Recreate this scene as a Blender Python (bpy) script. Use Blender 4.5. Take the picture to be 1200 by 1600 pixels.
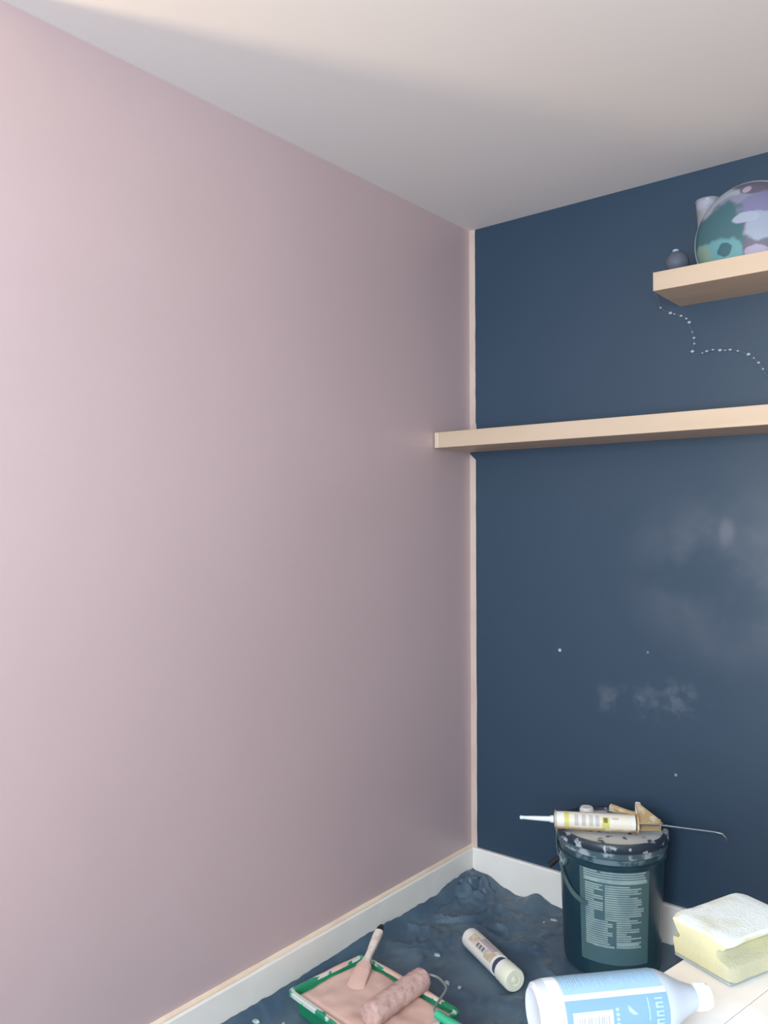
import bpy, bmesh, math, random
from mathutils import Vector, Matrix, noise

random.seed(7)
scene = bpy.context.scene
COL = scene.collection
for o in list(bpy.data.objects):
    bpy.data.objects.remove(o)

# ---------------------------------------------------------------- camera
# corner of the room = origin; pink wall is x=0, navy wall is y=0
F_PX = 1283.667
YAW, PITCH, ROLL = -0.68162, 0.01037, -0.00269
CAM = Vector((1.666, -2.561, 1.3275))
fw = Vector((math.sin(YAW)*math.cos(PITCH), math.cos(YAW)*math.cos(PITCH), math.sin(PITCH)))
r0 = Vector((math.cos(YAW), -math.sin(YAW), 0)); u0 = r0.cross(fw)
rt = r0*math.cos(ROLL) + u0*math.sin(ROLL); up = -r0*math.sin(ROLL) + u0*math.cos(ROLL)
cd = bpy.data.cameras.new('camera'); cam = bpy.data.objects.new('camera', cd); COL.objects.link(cam)
cd.sensor_fit = 'HORIZONTAL'; cd.sensor_width = 36.0; cd.lens = F_PX*36.0/1200.0
cd.clip_start = 0.02
cam.matrix_world = Matrix(((rt.x, up.x, -fw.x, CAM.x), (rt.y, up.y, -fw.y, CAM.y), (rt.z, up.z, -fw.z, CAM.z), (0, 0, 0, 1)))
scene.camera = cam

# ---------------------------------------------------------------- light
ROOM_X, ROOM_Y, ROOM_Z = 2.9, -3.6, 2.4
WX0, WX1, WZ0, WZ1 = 0.95, 2.35, 0.78, 2.10           # window opening in the wall behind the camera
JAMB = -1.84                                           # the pink wall ends here; beyond it a full-height recess
w = bpy.data.worlds.new('world'); scene.world = w; w.use_nodes = True
w.node_tree.nodes['Background'].inputs[0].default_value = (0.62, 0.78, 1.0, 1)
w.node_tree.nodes['Background'].inputs[1].default_value = 1.0
# cool daylight entering through the window behind the camera
ld = bpy.data.lights.new('window_daylight', 'AREA'); ld.shape = 'RECTANGLE'
ld.size = WX1-WX0-0.1; ld.size_y = WZ1-WZ0-0.1; ld.energy = 118; ld.color = (0.72, 0.88, 1.0)
lo = bpy.data.objects.new('window_daylight', ld); COL.objects.link(lo)
lo.location = ((WX0+WX1)/2, ROOM_Y+0.03, (WZ0+WZ1)/2); lo.rotation_euler = (math.radians(90), 0, 0)
# warm light from the lamp-lit recess to the left of the camera; the end of the pink wall cuts it off
rd_ = bpy.data.lights.new('recess_glow', 'AREA'); rd_.shape = 'RECTANGLE'
rd_.size = 0.22; rd_.size_y = 0.22; rd_.energy = 41; rd_.color = (1.0, 0.78, 0.46)
ro_ = bpy.data.objects.new('recess_glow', rd_); COL.objects.link(ro_)
ro_.location = (-0.78, -3.25, 1.15); ro_.rotation_euler = Vector((0.46, 0.89, 1.9)).to_track_quat('-Z', 'Y').to_euler()
vs = scene.view_settings
vs.view_transform = 'Standard'; vs.look = 'None'; vs.gamma = 1.0; vs.use_curve_mapping = False
vs.exposure = 0.0

# ---------------------------------------------------------------- materials
def lin(c):
    f = lambda v: (v/12.92 if v <= 0.04045 else ((v+0.055)/1.055)**2.4)
    return tuple(f(x/255.0) for x in c) + (1.0,)

def pmat(name, c1, c2=None, scale=5.0, lo=0.45, hi=0.6, detail=4.0, rough=0.5, spec=0.5, metal=0.0,
         bump=0.0, bscale=200.0, trans=0.0, stretch=None, sss=0.0, coat=0.0, c3=None, scale3=20, lo3=.6, hi3=.66, dist=0.0):
    m = bpy.data.materials.new(name); m.use_nodes = True
    nt = m.node_tree; N = nt.nodes; L = nt.links; b = N['Principled BSDF']
    b.inputs['Base Color'].default_value = lin(c1)
    b.inputs['Roughness'].default_value = rough; b.inputs['Metallic'].default_value = metal
    b.inputs['Specular IOR Level'].default_value = spec
    b.inputs['Transmission Weight'].default_value = trans
    b.inputs['Coat Weight'].default_value = coat
    if sss:
        b.inputs['Subsurface Weight'].default_value = sss; b.inputs['Subsurface Scale'].default_value = 0.02
    tc = N.new('ShaderNodeTexCoord'); src = tc.outputs['Object']
    if stretch:
        mp = N.new('ShaderNodeMapping'); mp.inputs['Scale'].default_value = stretch
        L.new(src, mp.inputs['Vector']); src = mp.outputs[0]
    out = None
    def layer(prev, col, sc, l, h):
        n = N.new('ShaderNodeTexNoise'); n.inputs['Scale'].default_value = sc; n.inputs['Detail'].default_value = detail
        n.inputs['Distortion'].default_value = dist
        L.new(src, n.inputs['Vector'])
        r = N.new('ShaderNodeMapRange'); r.inputs['From Min'].default_value = l; r.inputs['From Max'].default_value = h
        r.interpolation_type = 'SMOOTHSTEP'
        L.new(n.outputs['Fac'], r.inputs['Value'])
        x = N.new('ShaderNodeMix'); x.data_type = 'RGBA'; L.new(r.outputs[0], x.inputs['Factor'])
        if prev is None: x.inputs[6].default_value = lin(c1)
        else: L.new(prev, x.inputs[6])
        x.inputs[7].default_value = lin(col)
        return x.outputs[2]
    if c2: out = layer(None, c2, scale, lo, hi)
    if c3: out = layer(out, c3, scale3, lo3, hi3)
    if out: L.new(out, b.inputs['Base Color'])
    if bump:
        n = N.new('ShaderNodeTexNoise'); n.inputs['Scale'].default_value = bscale; n.inputs['Detail'].default_value = 3
        L.new(src, n.inputs['Vector'])
        bp = N.new('ShaderNodeBump'); bp.inputs['Strength'].default_value = bump; bp.inputs['Distance'].default_value = 0.002
        L.new(n.outputs['Fac'], bp.inputs['Height']); L.new(bp.outputs[0], b.inputs['Normal'])
    return m

M = {}
M['pink'] = pmat('pink_satin_paint', (193, 168, 170), (189, 165, 166), 1.6, .3, .7, rough=.5, spec=1.0, bump=.02, bscale=160, coat=.7)
M['pink'].node_tree.nodes['Principled BSDF'].inputs['Coat Roughness'].default_value = .45
M['ceiling'] = pmat('white_ceiling_paint', (224, 218, 217), rough=.9, spec=.2, bump=.03, bscale=120)
M['plain'] = pmat('off_white_wall_paint', (214, 206, 200), rough=.8, spec=.2)
M['baseboard'] = pmat('white_gloss_paint', (238, 231, 224), (233, 226, 218), 4, rough=.35)
M['trim'] = pmat('cream_filler', (208, 186, 174), (200, 176, 166), 5, .4, .65, rough=.6, bump=.2, bscale=60)
M['top_light'] = pmat('cream_top_light', (240, 218, 194), (234, 208, 184), 9, rough=.5)  # cream of the light painted along the left skirting's top
M['floor'] = pmat('oak_floor', (168, 128, 92), (140, 102, 70), 6, .4, .7, rough=.4, stretch=(1, .1, 1))
M['shelf'] = pmat('pale_birch_veneer', (199, 175, 152), (193, 168, 145), 14, .35, .7, rough=.45, stretch=(.12, 1, 1), bump=.03, bscale=40)
M['shelf_edge'] = pmat('pale_edge_band', (208, 188, 164), rough=.4)
M['sheet'] = pmat('dark_plastic_dust_sheet', (72, 92, 110), (88, 108, 122), 7, .4, .65, rough=.36, spec=.5, bump=.5, bscale=45, c3=(112, 122, 130), scale3=26, lo3=.66, hi3=.78)
M['bucket'] = pmat('dark_green_plastic', (30, 58, 72), (42, 68, 74), 6, rough=.28, spec=.5)
M['bucket_label'] = pmat('dark_green_label', (78, 106, 108), (72, 102, 110), 10, rough=.4)
M['print'] = pmat('grey_print', (152, 172, 172), (134, 156, 160), 20, rough=.5)
M['bucket_rim'] = pmat('paint_smeared_rim', (72, 94, 104), (160, 172, 178), 24, .50, .62, rough=.3)
M['neck'] = pmat('grey_teal_smears', (44, 70, 84), (104, 126, 134), 18, .44, .56, rough=.35)
M['bucket_lid'] = pmat('white_paint_covered_lid', (214, 213, 211), (64, 78, 90), 26, .58, .66, rough=.4, bump=.3, bscale=60)
M['lid_edge'] = pmat('dark_lid_edge', (38, 52, 66), (178, 184, 190), 34, .55, .63, rough=.35)
M['black'] = pmat('black_plastic', (32, 30, 34), rough=.4)
M['bail'] = pmat('grey_green_plastic', (92, 112, 114), (70, 90, 96), 20, rough=.35)
M['gun'] = pmat('tan_painted_metal', (190, 160, 118), (214, 200, 176), 30, .5, .62, rough=.5)
M['gun_dark'] = pmat('brown_metal', (92, 72, 52), rough=.5)
M['steel'] = pmat('dull_steel', (120, 128, 134), rough=.4, metal=.7)
M['white_plastic'] = pmat('white_plastic', (236, 232, 226), rough=.4, sss=.1)
M['nozzle'] = pmat('pale_nozzle_plastic', (232, 238, 244), rough=.4, sss=.15)
M['cream_print'] = pmat('cream_label', (234, 226, 210), rough=.45)
M['yellow_print'] = pmat('yellow_print', (214, 208, 120), rough=.5)
M['grey_print2'] = pmat('pale_grey_print', (196, 192, 190), rough=.5)
M['olive_print'] = pmat('olive_print', (120, 112, 40), rough=.5)
M['tan_print'] = pmat('tan_print', (196, 174, 150), (214, 196, 180), 60, rough=.5)
M['mauve_print'] = pmat('mauve_print', (186, 168, 176), rough=.5)
M['dark_print'] = pmat('grey_dark_print', (120, 108, 112), rough=.5)
M['dark_band'] = pmat('dark_purple_band', (66, 64, 84), rough=.4)
M['paleyellow'] = pmat('pale_yellow_plastic', (230, 228, 206), rough=.4)
M['tray'] = pmat('green_tray_plastic', (20, 134, 92), (24, 122, 88), 8, rough=.3)
M['tray_rim'] = pmat('green_rim_with_paint', (38, 140, 104), (206, 214, 204), 28, .5, .58, rough=.25)
M['paint'] = pmat('wet_pink_paint', (226, 188, 174), (218, 178, 164), 8, rough=.3, bump=.1, bscale=30)
M['nap'] = pmat('paint_soaked_nap', (214, 176, 166), (192, 154, 148), 40, .4, .65, rough=.6, bump=.9, bscale=220)
M['handle_green'] = pmat('bright_green_plastic', (58, 176, 134), rough=.3)
M['wire'] = pmat('zinc_wire', (170, 174, 172), rough=.35, metal=.6)
M['brush_handle'] = pmat('paint_smeared_white_handle', (226, 216, 202), (214, 186, 176), 30, .45, .62, rough=.45)
M['flake'] = pmat('dried_paint', (178, 188, 190), rough=.6)
M['table'] = pmat('paint_splashed_pale_wood', (234, 227, 220), (208, 178, 146), 5.5, .6, .74, rough=.5, stretch=(1, .6, 1), c3=(238, 234, 230), scale3=11, lo3=.40, hi3=.54, bump=.1, bscale=60)
M['table_leg'] = pmat('pale_pine', (206, 176, 140), (190, 158, 122), 20, rough=.5, stretch=(1, 1, .1))
M['sponge'] = pmat('pale_yellow_foam', (192, 186, 150), (182, 178, 152), 9, .45, .62, rough=.95, spec=.1, bump=.5, bscale=260)
def whiten_top(m, z0, z1, col, k):
    # mixes in white towards the sponge's upper face
    nt = m.node_tree; N = nt.nodes; L = nt.links; b = N['Principled BSDF']; prev = b.inputs['Base Color'].links[0].from_socket
    tc = N.new('ShaderNodeTexCoord'); sx = N.new('ShaderNodeSeparateXYZ'); L.new(tc.outputs['Object'], sx.inputs[0])
    n = N.new('ShaderNodeTexNoise'); n.inputs['Scale'].default_value = 16; L.new(tc.outputs['Object'], n.inputs['Vector'])
    a = N.new('ShaderNodeMath'); a.operation = 'MULTIPLY_ADD'; L.new(n.outputs['Fac'], a.inputs[0]); a.inputs[1].default_value = .02; L.new(sx.outputs['Z'], a.inputs[2])
    r = N.new('ShaderNodeMapRange'); L.new(a.outputs[0], r.inputs['Value']); r.inputs['From Min'].default_value = z0+.01; r.inputs['From Max'].default_value = z1+.01; r.inputs['To Max'].default_value = k
    x = N.new('ShaderNodeMix'); x.data_type = 'RGBA'; L.new(r.outputs[0], x.inputs['Factor']); L.new(prev, x.inputs[6]); x.inputs[7].default_value = lin(col)
    L.new(x.outputs[2], b.inputs['Base Color'])
whiten_top(M['sponge'], .054, .062, (224, 230, 232), .85)
M['pad'] = pmat('grey_blue_pad', (150, 160, 160), rough=.95, bump=.6, bscale=300)
M['bottle'] = pmat('translucent_white_plastic', (196, 203, 214), rough=.3, sss=.3, trans=.15)
M['bottle_inner'] = pmat('white_bottle_base', (222, 228, 234), rough=.35)
M['label_light'] = pmat('light_blue_label', (142, 172, 196), rough=.35)
M['label_blue'] = pmat('sky_blue_label', (112, 144, 174), rough=.35)
M['label_white'] = pmat('white_label', (200, 212, 218), rough=.35)
M['label_text'] = pmat('pale_label_text', (154, 186, 208), rough=.35)
M['bar_grey'] = pmat('grey_bar_print', (150, 150, 150), rough=.4)
M['bauble'] = pmat('charcoal_glass', (82, 88, 100), (74, 82, 96), 20, rough=.6)
M['tumbler'] = pmat('pale_lilac_plastic', (164, 160, 178), (140, 140, 140), 12, rough=.3)
M['glass_rim'] = pmat('pale_glass_rim', (140, 150, 154), rough=.2)
M['string'] = pmat('clear_wire', (84, 94, 110), rough=.3)
M['bulb'] = pmat('frosted_bulb', (164, 174, 186), rough=.3)
M['frame'] = pmat('white_window_frame', (235, 235, 232), rough=.4)

def navy_material():
    m = pmat('navy_matt_paint', (40, 62, 82), (43, 63, 83), 1.3, .35, .65, rough=.5, spec=.5, bump=.04, bscale=160)
    nt = m.node_tree; N = nt.nodes; L = nt.links; b = N['Principled BSDF']
    prev = b.inputs['Base Color'].links[0].from_socket
    geo = N.new('ShaderNodeNewGeometry')
    def sub(c):
        v = N.new('ShaderNodeVectorMath'); v.operation = 'SUBTRACT'; L.new(geo.outputs['Position'], v.inputs[0]); v.inputs[1].default_value = c
        return v.outputs[0]
    def mixin(fac, col):
        nonlocal prev
        x = N.new('ShaderNodeMix'); x.data_type = 'RGBA'; L.new(fac, x.inputs['Factor']); L.new(prev, x.inputs[6]); x.inputs[7].default_value = lin(col)
        prev = x.outputs[2]
    def scuff(c, size, strength, col, nscale, lo, hi):
        s = N.new('ShaderNodeVectorMath'); s.operation = 'DIVIDE'; L.new(sub(c), s.inputs[0]); s.inputs[1].default_value = size
        ln = N.new('ShaderNodeVectorMath'); ln.operation = 'LENGTH'; L.new(s.outputs[0], ln.inputs[0])
        r = N.new('ShaderNodeMapRange'); r.interpolation_type = 'SMOOTHSTEP'; L.new(ln.outputs['Value'], r.inputs['Value'])
        r.inputs['From Min'].default_value = 1.0; r.inputs['From Max'].default_value = 0.2
        n = N.new('ShaderNodeTexNoise'); n.inputs['Scale'].default_value = nscale; n.inputs['Detail'].default_value = 5
        L.new(geo.outputs['Position'], n.inputs['Vector'])
        q = N.new('ShaderNodeMapRange'); q.interpolation_type = 'SMOOTHSTEP'; L.new(n.outputs['Fac'], q.inputs['Value'])
        q.inputs['From Min'].default_value = lo; q.inputs['From Max'].default_value = hi; q.inputs['To Max'].default_value = strength
        mu = N.new('ShaderNodeMath'); mu.operation = 'MULTIPLY'; L.new(r.outputs[0], mu.inputs[0]); L.new(q.outputs[0], mu.inputs[1])
        mixin(mu.outputs[0], col)
    # chalky rub marks and filler dust
    scuff((0.90, 0, 1.16), (0.36, 1, 0.34), .26, (136, 136, 146), 4, .35, .62)
    scuff((0.91, 0, 1.29), (0.035, 1, 0.06), .20, (150, 146, 156), 9, .3, .5)
    scuff((0.62, 0, 0.74), (0.22, 1, 0.07), .22, (140, 146, 154), 16, .42, .66)
    scuff((0.75, 0, 0.77), (0.14, 1, 0.09), .16, (140, 150, 158), 22, .45, .62)
    for c, rr, col in (((0.36, 0, .883), .0065, (188, 192, 196)), ((.667, 0, .906), .005, (120, 128, 138)), ((.754, 0, .534), .0055, (140, 150, 156))):
        ln = N.new('ShaderNodeVectorMath'); ln.operation = 'LENGTH'; L.new(sub(c), ln.inputs[0])
        r = N.new('ShaderNodeMapRange'); L.new(ln.outputs['Value'], r.inputs['Value'])
        r.inputs['From Min'].default_value = rr; r.inputs['From Max'].default_value = rr*.6
        mixin(r.outputs[0], col)
    L.new(prev, b.inputs['Base Color'])
    return m
M['navy'] = navy_material()

def ornament_material():
    """patchy teal, lilac and mauve decoration"""
    m = pmat('patchy_teal_lilac_glaze', (88, 82, 98), rough=.45, spec=.3)
    nt = m.node_tree; N = nt.nodes; L = nt.links; b = N['Principled BSDF']
    tc = N.new('ShaderNodeTexCoord')
    base = N.new('ShaderNodeRGB'); base.outputs[0].default_value = lin((96, 90, 106)); prev = base.outputs[0]
    def blob(c, size, col, wob=.35, nscale=18, soft=.12):
        nonlocal prev
        n = N.new('ShaderNodeTexNoise'); n.inputs['Scale'].default_value = nscale; n.inputs['Detail'].default_value = 3
        L.new(tc.outputs['Object'], n.inputs['Vector'])
        v = N.new('ShaderNodeVectorMath'); v.operation = 'SUBTRACT'; L.new(tc.outputs['Object'], v.inputs[0]); v.inputs[1].default_value = (c[0], 0, c[1])
        d = N.new('ShaderNodeVectorMath'); d.operation = 'DIVIDE'; L.new(v.outputs[0], d.inputs[0]); d.inputs[1].default_value = (size[0], 10, size[1])
        ln = N.new('ShaderNodeVectorMath'); ln.operation = 'LENGTH'; L.new(d.outputs[0], ln.inputs[0])
        a = N.new('ShaderNodeMath'); a.operation = 'MULTIPLY_ADD'; L.new(n.outputs['Fac'], a.inputs[0]); a.inputs[1].default_value = wob*3; L.new(ln.outputs['Value'], a.inputs[2])
        r = N.new('ShaderNodeMapRange'); r.interpolation_type = 'SMOOTHSTEP'; L.new(a.outputs[0], r.inputs['Value'])
        r.inputs['From Min'].default_value = 1+wob*1.5+soft; r.inputs['From Max'].default_value = 1+wob*1.5-soft
        x = N.new('ShaderNodeMix'); x.data_type = 'RGBA'; L.new(r.outputs[0], x.inputs['Factor']); L.new(prev, x.inputs[6]); x.inputs[7].default_value = lin(col)
        prev = x.outputs[2]
    # object coords: x right, z up from the ornament's base (centre of disc about z=.085)
    blob((-.075, .17), (.075, .05), (150, 158, 170))
    blob((-.01, .145), (.09, .035), (128, 128, 150))
    blob((.045, .12), (.05, .06), (116, 114, 146))
    blob((-.065, .075), (.085, .085), (66, 98, 106))
    blob((-.07, .02), (.075, .045), (96, 142, 148))
    blob((-.045, .03), (.02, .018), (54, 92, 102), nscale=40)
    blob((-.115, .01), (.03, .05), (120, 142, 130), nscale=30)
    blob((.05, .075), (.045, .042), (144, 152, 170))
    blob((.01, .105), (.035, .016), (150, 158, 176))
    blob((.035, .012), (.03, .016), (150, 140, 164), nscale=30)
    blob((.01, .19), (.012, .010), (160, 150, 166), nscale=30)
    L.new(prev, b.inputs['Base Color'])
    return m
M['ornament'] = ornament_material()

# ---------------------------------------------------------------- helpers
class G:
    """collects geometry in world coordinates"""
    def __init__(s): s.v = []; s.f = []
    def add(s, vs, fs):
        o = len(s.v); s.v += [Vector(x) for x in vs]; s.f += [tuple(i+o for i in f) for f in fs]; return s
    def box(s, lo, hi):
        x0, y0, z0 = lo; x1, y1, z1 = hi
        return s.add([(x0,y0,z0),(x1,y0,z0),(x1,y1,z0),(x0,y1,z0),(x0,y0,z1),(x1,y0,z1),(x1,y1,z1),(x0,y1,z1)],
                     [(0,3,2,1),(4,5,6,7),(0,1,5,4),(1,2,6,5),(2,3,7,6),(3,0,4,7)])
    def obox(s, c, ax, ay, az, hx, hy, hz):
        c = Vector(c); vs = []
        for k in (-1, 1):
            for (i, j) in ((-1,-1),(1,-1),(1,1),(-1,1)):
                vs.append(c + ax*hx*i + ay*hy*j + az*hz*k)
        return s.add(vs, [(0,3,2,1),(4,5,6,7),(0,1,5,4),(1,2,6,5),(2,3,7,6),(3,0,4,7)])
    def lathe(s, prof, p0, axis, seg=32, ref=None, caps=True):
        a = Vector(axis).normalized(); p0 = Vector(p0)
        r = Vector(ref) if ref else (Vector((0,0,1)) if abs(a.z) < .9 else Vector((1,0,0)))
        e1 = (r - a*r.dot(a)).normalized(); e2 = a.cross(e1); vs = []; fs = []
        for (rad, t) in prof:
            for k in range(seg):
                th = 2*math.pi*k/seg
                vs.append(p0 + a*t + (e1*math.cos(th)+e2*math.sin(th))*max(rad, 1e-5))
        n = len(prof)
        for i in range(n-1):
            for k in range(seg):
                k2 = (k+1) % seg
                fs.append((i*seg+k, i*seg+k2, (i+1)*seg+k2, (i+1)*seg+k))
        if caps:
            fs.append(tuple(reversed(range(seg)))); fs.append(tuple(range((n-1)*seg, n*seg)))
        return s.add(vs, fs)
    def tube(s, pts, rad, seg=8):
        pts = [Vector(p) for p in pts]; n = len(pts); vs = []; fs = []
        rads = rad if isinstance(rad, (list, tuple)) else [rad]*n
        prev = None
        for i, p in enumerate(pts):
            d = (pts[min(i+1, n-1)] - pts[max(i-1, 0)]).normalized()
            if prev is None:
                e = Vector((0,0,1)) if abs(d.z) < .9 else Vector((1,0,0))
            else: e = prev
            e = (e - d*e.dot(d)).normalized(); prev = e; g = d.cross(e)
            for k in range(seg):
                th = 2*math.pi*k/seg
                vs.append(p + (e*math.cos(th)+g*math.sin(th))*rads[i])
        for i in range(n-1):
            for k in range(seg):
                k2 = (k+1) % seg
                fs.append((i*seg+k, i*seg+k2, (i+1)*seg+k2, (i+1)*seg+k))
        fs.append(tuple(reversed(range(seg)))); fs.append(tuple(range((n-1)*seg, n*seg)))
        return s.add(vs, fs)
    def patch(s, p0, axis, n0, r0_, r1_, t0, t1, a0, a1, na=10, nt=1):
        """curved label piece on a (slightly conical) cylinder: radius r0_ at t0, r1_ at t1; angles from n0 about axis"""
        a = Vector(axis).normalized(); p0 = Vector(p0); e1 = Vector(n0); e1 = (e1 - a*e1.dot(a)).normalized(); e2 = a.cross(e1)
        vs = []; fs = []
        for i in range(nt+1):
            t = t0+(t1-t0)*i/nt; rr = r0_+(r1_-r0_)*i/nt
            for k in range(na+1):
                th = a0+(a1-a0)*k/na
                vs.append(p0+a*t+(e1*math.cos(th)+e2*math.sin(th))*rr)
        for i in range(nt):
            for k in range(na):
                q = i*(na+1)+k; fs.append((q, q+1, q+na+2, q+na+1))
        return s.add(vs, fs)
    def ball(s, c, r, seg=16, rings=10, sc=(1,1,1)):
        c = Vector(c); vs = []; fs = []
        for i in range(rings+1):
            ph = math.pi*i/rings
            for k in range(seg):
                th = 2*math.pi*k/seg
                rr = max(math.sin(ph), 1e-4)
                vs.append(c+Vector((rr*math.cos(th)*r*sc[0], rr*math.sin(th)*r*sc[1], math.cos(ph)*r*sc[2])))
        for i in range(rings):
            for k in range(seg):
                k2 = (k+1) % seg
                fs.append((i*seg+k, (i+1)*seg+k, (i+1)*seg+k2, i*seg+k2))
        return s.add(vs, fs)

def build(name, g, mat, parent=None, origin=None, bevel=0.0, smooth=False, bseg=2):
    og = Vector(parent['_o']) if parent is not None else Vector(origin or (0, 0, 0))
    me = bpy.data.meshes.new(name); me.from_pydata([tuple(v-og) for v in g.v], [], g.f); me.validate()
    bm = bmesh.new(); bm.from_mesh(me)
    bmesh.ops.recalc_face_normals(bm, faces=bm.faces)
    if bevel:
        es = [e for e in bm.edges if len(e.link_faces) == 2 and e.calc_face_angle(0) > .5]
        bmesh.ops.bevel(bm, geom=es, offset=bevel, segments=bseg, profile=.5, affect='EDGES')
    bm.to_mesh(me); bm.free()
    o = bpy.data.objects.new(name, me); COL.objects.link(o)
    me.materials.append(mat)
    if smooth:
        for p in me.polygons: p.use_smooth = True
        me.set_sharp_from_angle(angle=math.radians(38))
    if parent is not None: o.parent = parent; o['_o'] = tuple(og)
    else: o.location = og; o['_o'] = tuple(og)
    return o

def thing(name, label, cat, loc, group=None):
    o = bpy.data.objects.new(name, None); COL.objects.link(o); o.location = loc; o['_o'] = tuple(loc)
    o.empty_display_size = .02
    o['label'] = label; o['category'] = cat
    if group: o['group'] = group
    return o
def tag(o, label, cat, group=None):
    o['label'] = label; o['category'] = cat
    if group: o['group'] = group
    return o
def struct(name, g, mat, label=None, parent=None, **k):
    o = build(name, g, mat, parent, **k)
    if parent is None: o['kind'] = 'structure'
    if label: o['label'] = label
    return o
def interp(tab, x):
    if x <= tab[0][0]: return tab[0][1]
    for (a, b), (c, d) in zip(tab, tab[1:]):
        if x <= c:
            t = (x-a)/(c-a); t = t*t*(3-2*t); return b+(d-b)*t
    return tab[-1][1]
def sstep(a, b, x):
    t = min(1, max(0, (x-a)/(b-a))); return t*t*(3-2*t)

# ---------------------------------------------------------------- room shell
T = .12
struct('floor', G().box((-1.8, ROOM_Y-T, -.1), (ROOM_X+T, T, 0)), M['floor'])
struct('ceiling', G().box((-1.8, ROOM_Y-T, ROOM_Z), (ROOM_X+T, T, ROOM_Z+.1)), M['ceiling'], 'white ceiling')
struct('wall_left', G().box((-T, JAMB, 0), (0, 0, ROOM_Z)), M['pink'], 'freshly painted dusty pink wall with a satin sheen')
struct('wall_back', G().box((-T, 0, 0), (ROOM_X+T, T, ROOM_Z)), M['navy'], 'dark navy wall with chalky scuffs')
struct('wall_right', G().box((ROOM_X, ROOM_Y, 0), (ROOM_X+T, 0, ROOM_Z)), M['plain'])
struct('wall_recess', G().box((-1.72, ROOM_Y, 0), (-1.6, JAMB, ROOM_Z)).box((-1.72, JAMB, 0), (-T, JAMB+T, ROOM_Z)), M['plain'])
g = G().box((-1.72, ROOM_Y-T, 0), (ROOM_X+T, ROOM_Y, WZ0)).box((-1.72, ROOM_Y-T, WZ1), (ROOM_X+T, ROOM_Y, ROOM_Z))
g.box((-1.72, ROOM_Y-T, WZ0), (WX0, ROOM_Y, WZ1)).box((WX1, ROOM_Y-T, WZ0), (ROOM_X+T, ROOM_Y, WZ1))
struct('wall_front', g, M['plain'])
wy = ROOM_Y-.06
g = G().box((WX0, wy-.03, WZ0), (WX1, wy+.03, WZ0+.05)).box((WX0, wy-.03, WZ1-.05), (WX1, wy+.03, WZ1))
g.box((WX0, wy-.03, WZ0), (WX0+.05, wy+.03, WZ1)).box((WX1-.05, wy-.03, WZ0), (WX1, wy+.03, WZ1))
struct('window_1', g, M['frame'], 'white window frame behind the viewer')
# skirting boards: chamfered top edge
BH, BT = .13, .015
def skirting(name, along_x, length, mat):
    prof = [(0, 0), (BT, 0), (BT, BH-.006), (BT-.004, BH), (0, BH)]
    vs = []
    for s in (0, length):
        for (d, z) in prof:
            vs.append((s, -d, z) if along_x else (d, -s, z))
    n = len(prof); fs = [(i, (i+1) % n, n+(i+1) % n, n+i) for i in range(n)] + [tuple(reversed(range(n))), tuple(range(n, 2*n))]
    return struct(name, G().add(vs, fs), mat)
skirting('baseboard_left', False, -JAMB, M['baseboard'])['label'] = 'white skirting board below the pink wall'
skirting('baseboard_back', True, ROOM_X, M['baseboard'])['label'] = 'white skirting board below the navy wall'
# cream strip added as painted light on the left skirting's top face
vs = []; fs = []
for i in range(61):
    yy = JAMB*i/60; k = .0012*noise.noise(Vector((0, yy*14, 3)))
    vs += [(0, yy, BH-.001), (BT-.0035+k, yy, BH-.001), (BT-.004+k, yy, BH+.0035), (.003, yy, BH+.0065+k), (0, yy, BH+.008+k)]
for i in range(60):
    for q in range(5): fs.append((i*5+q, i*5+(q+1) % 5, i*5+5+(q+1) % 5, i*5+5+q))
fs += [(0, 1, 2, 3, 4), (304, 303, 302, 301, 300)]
struct('skirting_top_light', G().add(vs, fs), M['top_light'])['label'] = 'cream strip standing in for light on the top of the left skirting'
# cream strip of filler in the corner, with an uneven painted edge
def corner_strip(name, z0, z1, slant, seed):
    rnd = random.Random(seed); n = 40; vs = []; fs = []
    for i in range(n+1):
        t = i/n
        zl = z0+(z1-z0)*t; zr = z0+(z1-slant-z0)*t
        wv = .0245+.0012*noise.noise((0, seed, zl*7))+.0006*rnd.uniform(-1, 1)
        if seed == 1 and i == 2: wv += .004
        vs += [(0, -.0018, zl), (wv, -.0018, zr), (wv, 0, zr), (0, 0, zl)]
    for i in range(n):
        a = i*4; b = a+4
        fs += [(a, a+1, b+1, b), (a+1, a+2, b+2, b+1)]
    fs += [(0, 3, 2, 1), (4*n, 4*n+1, 4*n+2, 4*n+3)]
    return struct(name, G().add(vs, fs), M['trim'])
corner_strip('trim_1', 1.6335, 2.4, 0, 1)['label'] = 'cream filler strip in the corner above the shelf'
corner_strip('trim_2', BH, 1.572, .022, 2)['label'] = 'cream filler strip in the corner below the shelf'

# ---------------------------------------------------------------- shelves
ST = .054
sh = thing('wall_shelf', 'long pale wooden floating shelf reaching into the corner', 'shelf', (.9, -.117, 1.5788))
build('board', G().box((.021, -.234, 1.5788), (2.25, 0, 1.6328)), M['shelf'], sh, bevel=.0015)
build('end_cap', G().box((.0035, -.2345, 1.5783), (.021, -.0005, 1.6333)), M['shelf_edge'], sh, bevel=.004, bseg=3)
sh2 = thing('wall_shelf', 'short pale wooden floating shelf high up carrying the round ornament', 'shelf', (1.3, -.112, 1.9905))
build('board', G().box((.779, -.224, 1.9905), (2.0, 0, 2.0445)), M['shelf'], sh2, bevel=.0015)
build('edge_band', G().box((.777, -.224, 1.9905), (.779, 0, 2.0445)), M['shelf_edge'], sh2)

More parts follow.
